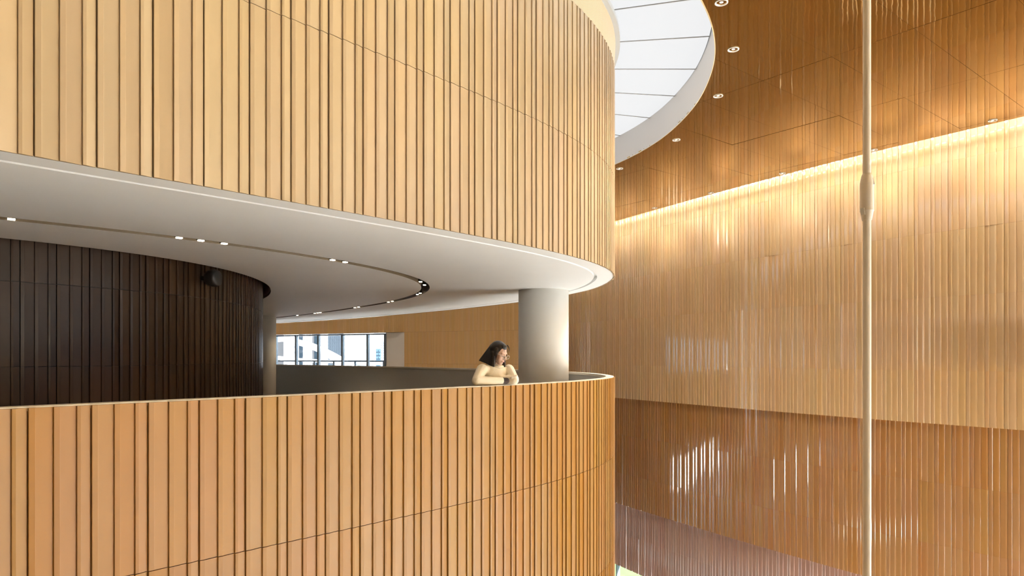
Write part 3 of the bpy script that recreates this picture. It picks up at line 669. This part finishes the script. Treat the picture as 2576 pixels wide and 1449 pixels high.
# sweeping white arch structure
def ribbon(name, pts, y, hw, label):
    V = []; Fc = []
    for px, py, th in pts:
        x = (px - 1288) / F * y; z = zz((896 - py) / F * y); h_ = th / F * y / 2
        V += [(x, y - hw, z - h_), (x, y - hw, z + h_), (x, y + hw, z + h_), (x, y + hw, z - h_)]
    for i in range(len(pts) - 1):
        for k_ in range(4): Fc.append((i * 4 + k_, i * 4 + (k_ + 1) % 4, i * 4 + 4 + (k_ + 1) % 4, i * 4 + 4 + k_))
    Fc += [(3, 2, 1, 0), tuple((len(pts) - 1) * 4 + k_ for k_ in range(4))]
    o = mesh_obj(name, V, Fc, M['arch'], None); return tag(o, label, 'structure')
M['arch'] = mat('white_arch_paint', (.45, .45, .46), .6, spec=.2)
def cm(pts): return [tuple(p) for p in catmull([Vector(p) for p in pts], 6, False)]
ar = ribbon('white_arch', cm([(300, 1075, 12), (450, 940, 10), (560, 876, 10), (690, 855, 10), (740, 858, 10), (780, 868, 10), (820, 884, 9), (860, 905, 8), (900, 930, 8), (1000, 1010, 8), (1060, 1075, 10)]), 92, 1.2, 'broad white sweeping arch crossing in front of the towers')
rb = ribbon('rib', cm([(740, 862, 5), (790, 876, 6), (830, 897, 6), (870, 922, 6), (960, 1000, 6), (1010, 1060, 6)]), 94.4, 1.3, ''); rb.parent = ar
for k_ in ('label', 'category'): del rb[k_]
dk = ribbon('white_deck', cm([(480, 890, 8), (690, 900, 8), (745, 905, 7), (800, 908, 6), (1000, 916, 6)]), 84, 1.5, 'low white deck on piers beneath the sweeping arch')
for px in (500, 620, 735, 850, 980):
    bm = bmesh.new(); x = (px - 1288) / F * 84; box(bm, x - .4, x + .4, 83.4, 84.6, .0, zz(-.62)); pb = bm_obj('pier', bm, M['arch'], dk)
bm = bmesh.new()
gy = mat('pale_ground', (.48, .48, .49), .9)
o = mesh_obj('floor_outside', [(-160, 53, -.05), (-36, 48, -.05), (1.5, 30.2, -.05), (20, 60, -.05), (20, 300, -.05), (-160, 300, -.05)], [(0, 1, 2, 3, 4, 5)], gy); struct(o, 'pale open ground between the window and the towers', 'ground')
# garden shrub outside the ground floor glazing
gp = mat('hedge_leaf', (.045, .085, .03), .7, spec=.15, noise=.4, nscale=9); V = []; Fc = []
gs = s_edge_px(1590); base = at_s(offset(EDGE, -5.0, False), sg, gs)
shr = empty('garden_shrub', (base.x, base.y, 0)); tag(shr, 'leafy green shrub outside the ground floor glazing', 'shrub')
for k in range(2600):
    d = Vector((random.gauss(0, 1), random.gauss(0, 1), random.gauss(0, 1))).normalized() * random.uniform(.7, 1)
    c = Vector((d.x * 2.0, d.y * 2.0, 1.25 + d.z * 1.2)); u = Vector((random.gauss(0, 1), random.gauss(0, 1), random.gauss(0, 1))).normalized() * .09
    w_ = u.cross(Vector((random.random(), random.random(), random.random()))).normalized() * .05; b0 = len(V)
    V += [c - u, c + w_, c + u, c - w_]; Fc.append((b0, b0 + 1, b0 + 2, b0 + 3))
fo = mesh_obj('foliage', V, Fc, gp, shr); fo['kind'] = 'stuff'
v, f = lathe([(.06, 0), (.05, .8), (.02, 1.6)], 10); mesh_obj('stem', v, f, mat('bark', (.12, .08, .05), .8), shr)
gl_ = mesh_obj('floor_garden', [(2.4, 30.2, -.02), (13.2, 12.4, -.02), (60, 30, -.02), (20, 60, -.02)], [(0, 1, 2, 3)], mat('lawn', (.022, .045, .014), .95, spec=.1, noise=.3, nscale=3)); struct(gl_, 'lawn outside the ground floor glazing', 'ground')

# ================================================================== THE PERSON LEANING ON THE PARAPET
def Wp(px, py, y): return Vector(((px - 1288) / F * y, y, zz((896 - py) / F * y)))
def blob(name, prims, voxel, m, parent, origin, smooth=3):
    """one continuous surface grown from tapered capsules and ellipsoids"""
    acc = bmesh.new()
    for pr_ in prims:
        b2 = bmesh.new()
        if pr_[0] == 'c':
            _, p0, r0, p1, r1 = pr_
            for p_, r_ in ((p0, r0), (p1, r1)): bmesh.ops.create_icosphere(b2, subdivisions=2, radius=r_, matrix=Matrix.Translation(p_))
            h_ = bmesh.ops.convex_hull(b2, input=b2.verts)
            bmesh.ops.delete(b2, geom=list({g_ for g_ in h_['geom_interior'] if isinstance(g_, bmesh.types.BMVert)}), context='VERTS')
        else:
            _, c_, rad, rot = pr_
            bmesh.ops.create_icosphere(b2, subdivisions=3, radius=1, matrix=Matrix.Translation(c_) @ rot @ Matrix.Diagonal((*rad, 1)))
        tmp = bpy.data.meshes.new('t'); b2.to_mesh(tmp); b2.free(); acc.from_mesh(tmp); bpy.data.meshes.remove(tmp)
    for v_ in acc.verts: v_.co -= origin
    me = bpy.data.meshes.new(name); acc.to_mesh(me); acc.free()
    o_ = bpy.data.objects.new(name, me); C.objects.link(o_)
    rm = o_.modifiers.new('r', 'REMESH'); rm.mode = 'VOXEL'; rm.voxel_size = voxel
    sm = o_.modifiers.new('s', 'SMOOTH'); sm.iterations = smooth; sm.factor = .5
    bpy.context.view_layer.update(); dg = bpy.context.evaluated_depsgraph_get()
    me2 = bpy.data.meshes.new_from_object(o_.evaluated_get(dg)); bpy.data.objects.remove(o_); bpy.data.meshes.remove(me)
    me2.name = name; me2.materials.clear(); me2.materials.append(m)
    for p_ in me2.polygons: p_.use_smooth = True
    return link(bpy.data.objects.new(name, me2), parent)
zf = zz(H_FLOOR)
hip = Vector((-.31, 8.12, zf + .90))
per = empty('person', (hip.x, hip.y, zf)); tag(per, 'person in a cream sweater with folded arms leaning on the parapet, looking down', 'person')
PO = Vector((hip.x, hip.y, zf))
skin = mat('skin', (.62, .40, .30), .45, noise=.03, nscale=20); hairm = mat('dark_brown_hair', (.016, .011, .008), .36)
knit = mat('cream_knit', (.86, .77, .60), .85, noise=.03, nscale=9, bump=.12, bscale=70); cuffm = mat('dark_brown_rib_knit', (.055, .038, .032), .9, bump=.6, bscale=160)
jean = mat('dark_trousers', (.03, .035, .05), .8); shoe = mat('white_shoe', (.6, .6, .58), .6)
lat = Vector((.75, .66, 0)); fwd = Vector((.66, -.75, 0)); RB = Matrix((( lat.x, fwd.x, 0, 0), (lat.y, fwd.y, 0, 0), (0, 0, 1, 0), (0, 0, 0, 1)))
SR, SL, NB = Wp(1213, 929, 7.86), Wp(1280, 930, 8.09), Wp(1247, 921, 7.99)
ER, EL, WR, WL = Wp(1199, 957, 7.66), Wp(1293, 955.5, 7.91), Wp(1262, 957.5, 7.80), Wp(1243, 953, 7.95)
chest = Wp(1245, 948, 7.99)
# head frame
hf = Vector((.788 * .92, -.616 * .92, -.39)).normalized(); hu = Vector((.788 * .39, -.616 * .39, .92)).normalized(); hr = hf.cross(hu); hu = hr.cross(hf)
HC = Wp(1255.5, 888.5, 7.93)
HM = Matrix(((hr.x, hf.x, hu.x, 0), (hr.y, hf.y, hu.y, 0), (hr.z, hf.z, hu.z, 0), (0, 0, 0, 1))); K = 1.04
def hp(x, y, z): return HC + HM @ (Vector((x, y, z)) * K)
I4 = Matrix.Identity(4)
def hand(wrist, dirv, side):
    d = dirv.normalized(); sd = d.cross(Vector((0, 0, 1))).normalized() * side; out = [('c', wrist, .024, wrist + d * .045, .026), ('c', wrist + d * .03 + sd * .018, .018, wrist + d * .08 + sd * .026, .014), ('c', wrist + d * .03 - sd * .018, .018, wrist + d * .08 - sd * .024, .013)]
    for k_, ln in enumerate((.060, .070, .066, .052)):
        b0 = wrist + d * .085 + sd * (.028 - .018 * k_); m1 = b0 + d * ln * .55 + Vector((0, 0, -.006)); m2 = m1 + d * ln * .4 + Vector((0, 0, -.018))
        out += [('c', b0 - d * .03, .0095, m1, .0088), ('c', m1, .0088, m2, .0078)]
    t0 = wrist + d * .025 + sd * .03; out += [('c', t0, .012, t0 + d * .03 + sd * .025, .0105), ('c', t0 + d * .03 + sd * .025, .0105, t0 + d * .06 + sd * .03, .009)]
    return out
hd = [('e', hp(0, -.012, .030), (.074 * K, .094 * K, .086 * K), HM), ('e', hp(0, .028, -.028), (.060 * K, .064 * K, .082 * K), HM), ('e', hp(0, .050, -.088), (.034 * K, .036 * K, .026 * K), HM),
      ('c', hp(0, .088, .012), .009, hp(0, .112, -.028), .013), ('c', hp(-.012, .098, -.034), .008, hp(.012, .098, -.034), .008),
      ('e', hp(0, .085, -.058), (.022, .013, .006), HM), ('e', hp(0, .083, -.068), (.019, .013, .006), HM),
      ('c', hp(-.042, .074, .028), .007, hp(-.012, .085, .026), .006), ('c', hp(.042, .074, .028), .007, hp(.012, .085, .026), .006)]
for sx_ in (-1, 1):
    hd += [('e', hp(sx_ * .036, .058, -.030), (.028, .026, .030), HM), ('e', hp(sx_ * .074, -.008, -.005), (.009, .020, .030), HM)]
neck = [('c', hp(0, -.03, -.05), .050, NB + Vector((0, 0, -.03)), .058), ('c', NB + Vector((0, 0, -.03)), .055, chest, .06)]
hands = hand(WR + Vector((.055, .06, -.002)), Vector((.28, .9, -.02)), 1) + hand(WL + (WL - EL).normalized() * .02, Vector((-.75, -.2, -.1)), -1)
arms = [('c', WR, .03, WR + (WR - ER).normalized() * .05, .026), ('c', EL, .035, WL, .026), ('c', WL, .026, WL + (WL - EL).normalized() * .03, .024), ('c', ER, .035, WR, .028), ('c', SR, .04, ER, .035), ('c', SL, .04, EL, .035), ('c', chest, .07, SR, .04), ('c', chest, .07, SL, .04)]
legs = []
for sx_ in (-1, 1):
    h0 = hip + lat * .085 * sx_; kn = Vector((h0.x, h0.y, zf + .48)) + fwd * .02; an = Vector((h0.x, h0.y, zf + .09)) - fwd * .02
    legs += [('c', h0, .085, kn, .058), ('c', kn, .058, an, .042)]
body = blob('body', hd + neck + hands + arms + [('c', chest, .08, hip, .09)] + legs + [('c', hip - lat * .06, .10, hip + lat * .06, .10)], .0065, skin, per, PO, 2)
body['label'] = 'face with downcast eyes and bare neck'
sw = [('c', SR + Vector((0, 0, -.02)), .045, SL + Vector((0, 0, -.02)), .045), ('e', chest + Vector((0, 0, .01)), (.165, .112, .17), RB), ('c', chest, .125, hip + Vector((0, 0, .12)), .135), ('e', hip + Vector((0, 0, .08)), (.165, .125, .10), RB),
      ('c', SR, .066, ER, .056), ('c', SL, .066, EL, .060), ('c', ER, .056, ER.lerp(WR, .75), .044), ('c', ER.lerp(WR, .75), .044, WR, .040), ('c', EL, .060, EL.lerp(WL, .6), .046), ('c', EL.lerp(WL, .6), .046, WL, .036),
      ('c', NB + lat * -.045 + Vector((0, 0, -.045)), .036, SR, .06), ('c', NB + lat * .045 + Vector((0, 0, -.045)), .036, SL, .06)]
sw += [('c', SR.lerp(ER, .55) + Vector((0, -.045, 0)), .018, SR.lerp(ER, .85) + Vector((.04, -.03, 0)), .012), ('c', EL + Vector((-.03, -.05, .03)), .014, EL + Vector((.03, -.04, .05)), .014), ('c', chest + fwd * .10 + lat * -.10 + Vector((0, 0, -.02)), .02, chest + fwd * .105 + lat * .06 + Vector((0, 0, -.07)), .015)]
sweater = blob('sweater', sw, .008, knit, per, PO, 2); sweater['label'] = 'loose cream knit sweater'
# ribbed collar
V = []; Fc = []; n1, n2 = 40, 8
cup = (hu * .35 + Vector((0, 0, 1))).normalized(); ca = lat; cb = cup.cross(ca).normalized()
for i in range(n1):
    a = 2 * math.pi * i / n1; c_ = NB + Vector((0, 0, -.004)) + fwd * .014 + (ca * math.cos(a) * .080 + cb * math.sin(a) * .074); rd = (ca * math.cos(a) + cb * math.sin(a))
    for j in range(n2): b_ = 2 * math.pi * j / n2; V.append(c_ + rd * math.cos(b_) * .010 + cup * math.sin(b_) * .018 - PO)
for i in range(n1):
    for j in range(n2): Fc.append((i * n2 + j, ((i + 1) % n1) * n2 + j, ((i + 1) % n1) * n2 + (j + 1) % n2, i * n2 + (j + 1) % n2))
mesh_obj('collar', V, Fc, knit, sweater, True)
dcu = (WR - ER).normalized()
cu = blob('cuff', [('c', WR + dcu * .005, .037, WR + dcu * .062, .036)], .006, cuffm, sweater, PO, 1); cu['label'] = 'dark brown ribbed cuff'
trs = []
for sx_ in (-1, 1):
    h0 = hip + lat * .085 * sx_; kn = Vector((h0.x, h0.y, zf + .48)) + fwd * .02; an = Vector((h0.x, h0.y, zf + .10)) - fwd * .02
    trs += [('c', h0, .098, kn, .075), ('c', kn, .075, an, .065)]
blob('trousers', trs + [('c', hip - lat * .06, .115, hip + lat * .06, .115)], .012, jean, per, PO)
for sx_ in (-1, 1):
    a0 = Vector((hip.x, hip.y, zf + .042)) + lat * .085 * sx_; blob('shoe', [('c', a0 - fwd * .05, .038, a0 + fwd * .14, .034), ('c', a0 - fwd * .04, .038, a0 - fwd * .03 + Vector((0, 0, .05)), .036)], .01, shoe, per, PO)
# hair: cap, back fall over the shoulder, loose strands beside the face and a thin fringe
hs = [('e', hp(0, -.030, .040), (.088 * K, .099 * K, .094 * K), HM), ('c', hp(0, -.02, .075), .062, hp(0, .035, .085), .042), ('c', hp(.066, .004, .05), .026, hp(.074, .012, -.005), .016), ('c', hp(-.066, .004, .05), .026, hp(-.074, .02, -.01), .016)]
for pxe, pye, ye, re_ in ((1205, 907, 7.97, .005), (1207.5, 907.8, 7.965, .006), (1210, 908.5, 7.96, .007), (1213, 909.5, 7.952, .008), (1216, 910.5, 7.945, .008), (1219, 911.8, 7.938, .008), (1222, 913, 7.93, .008), (1225, 914.5, 7.92, .008), (1228, 916, 7.91, .008), (1231, 917.5, 7.90, .008), (1234, 919, 7.89, .008), (1237, 920.5, 7.883, .007), (1240, 922, 7.878, .006), (1243, 923, 7.87, .005)):
    u_ = (pxe - 1205) / 38; hs += [('c', hp(.01 + .055 * u_, -.085 + .06 * u_, .045 - .05 * u_), .052 - .022 * u_, Wp(pxe, pye, ye), re_)]
hs += [('c', hp(-.03, -.07, .0), .06, Wp(1243, 914, 8.06), .035)]
for pxe, pye, ye, re_ in ((1270, 922, 8.0, .010), (1265, 923, 8.01, .012), (1259, 922, 8.03, .014)):
    hs += [('c', hp(-.074, .012, -.015), .018, Wp(pxe, pye, ye), re_)]
hair = blob('hair', hs, .005, hairm, per, PO, 3); hair['label'] = 'long straight dark brown hair falling over the back'
bm = bmesh.new()
def strand(pts, r0, r1):
    pts = catmull(pts, 5, False)
    for k_ in range(len(pts) - 1):
        a, b2 = pts[k_], pts[k_ + 1]; d = b2 - a; u_ = k_ / (len(pts) - 1); q_ = d.to_track_quat('Z', 'Y').to_matrix().to_4x4()
        bmesh.ops.create_cone(bm, cap_ends=True, segments=6, radius1=r0 + (r1 - r0) * u_, radius2=r0 + (r1 - r0) * (u_ + .2), depth=d.length * 1.05, matrix=Matrix.Translation((a + b2) / 2 - PO) @ q_)
for x_, dx, zl in ((.046, .006, .060), (.032, .004, .044), (-.040, -.008, .055), (-.052, -.012, .03)):
    strand([hp(x_ * .75, .045, .118), hp(x_, .078, .088), hp(x_ + dx * .5, .088, zl)], .0045, .0012)
for x0_, y0_, pxa, pya, r_ in ((.070, .040, 1257, 917, .0040), (.073, .034, 1252, 920, .0042), (.075, .026, 1247, 921, .0045), (-.072, .05, 1274, 924, .004)):
    strand([hp(x0_ * .93, y0_ - .012, .062), hp(x0_ * 1.04, y0_, .01), hp(x0_ * 1.04, y0_ + .004, -.04), Wp(pxa, pya, 7.87 if x0_ > 0 else 8.02)], r_, .0014)
bm_obj('loose_strands', bm, hairm, hair, True)['kind'] = 'stuff'
# glasses
gls = mat('clear_glasses_frame', (.75, .70, .70), .15, spec=.8); lensm = M['glass']
def ring(c_, ax, ay, r_, tk, n1=28, n2=6):
    V = []; Fc = []; nz_ = ax.cross(ay)
    for i in range(n1):
        a = 2 * math.pi * i / n1; rd = ax * math.cos(a) + ay * math.sin(a) * .88
        for j in range(n2): b_ = 2 * math.pi * j / n2; V.append(c_ + rd * (r_ + math.cos(b_) * tk) + nz_ * math.sin(b_) * tk - PO)
    for i in range(n1):
        for j in range(n2): Fc.append((i * n2 + j, ((i + 1) % n1) * n2 + j, ((i + 1) % n1) * n2 + (j + 1) % n2, i * n2 + (j + 1) % n2))
    return V, Fc
V = []; Fc = []
for sx_ in (-1, 1):
    v, f = ring(hp(sx_ * .033, .112, -.004), hr, hu, .0235, .0018); Fc += [tuple(i + len(V) for i in g) for g in f]; V += v
bm = bmesh.new(); me = bpy.data.meshes.new('t'); me.from_pydata([tuple(q) for q in V], [], Fc); bm.from_mesh(me)
def rod(a, b_, r_):
    d = b_ - a; q = d.to_track_quat('Z', 'Y').to_matrix().to_4x4()
    bmesh.ops.create_cone(bm, cap_ends=True, segments=8, radius1=r_, radius2=r_, depth=d.length, matrix=Matrix.Translation((a + b_) / 2 - PO) @ q)
rod(hp(-.008, .114, .002), hp(.008, .114, .002), .0022)
for sx_ in (-1, 1): rod(hp(sx_ * .060, .108, .004), hp(sx_ * .080, .0, .012), .0022)
gla = bm_obj('glasses', bm, gls, per, True); gla['label'] = 'thin clear framed glasses'
for sx_ in (-1, 1):
    c_ = hp(sx_ * .033, .112, -.004) - PO; V = [c_ + (hr * math.cos(a) + hu * math.sin(a) * .88) * .0225 for a in [2 * math.pi * i / 20 for i in range(20)]]
    mesh_obj('lens', V, [tuple(range(20))], lensm, gla)
lipm = mat('lips', (.45, .20, .17), .4)
for sx_ in (-1, 1):
    blob('eyelid', [('c', hp(sx_ * .020, .090, -.004), .004, hp(sx_ * .046, .080, -.002), .0035)], .0025, mat('dark_lash', (.03, .02, .015), .6), per, PO, 1)
blob('lips', [('c', hp(-.016, .092, -.0625), .0045, hp(.016, .092, -.0625), .0045), ('c', hp(-.01, .096, -.064), .005, hp(.01, .096, -.064), .005)], .0025, lipm, per, PO, 1)

# lights that lie wholly outside the picture say so in their name
bpy.context.view_layer.update()
def in_frame(p):
    if p.y < .1: return False
    x, y = 1288 + F * p.x / p.y, 896 - F * (p.z - EYE) / p.y
    return 0 <= x <= 2576 and 0 <= y <= 1449
for o in list(bpy.data.objects):
    if o.type == 'LIGHT' and o.data.type != 'SUN':
        L_ = o.data.size / 2 if o.data.type == 'AREA' else 0
        if not any(in_frame(o.matrix_world @ Vector((u * L_, 0, 0))) for u in (-1, 0, 1)): o.name = o.name.split('.')[0] + '_offscreen'
    elif o.type == 'MESH' and o.parent is skl and o.name.startswith('panel') and 'backing' not in o.name:
        pts = [o.matrix_world @ v_.co for v_ in o.data.vertices]
        pts += [a.lerp(b2, .5) for a in pts[::4] for b2 in pts[2::4]]
        if not any(in_frame(p) for p in pts): o.name = 'panel_offscreen'
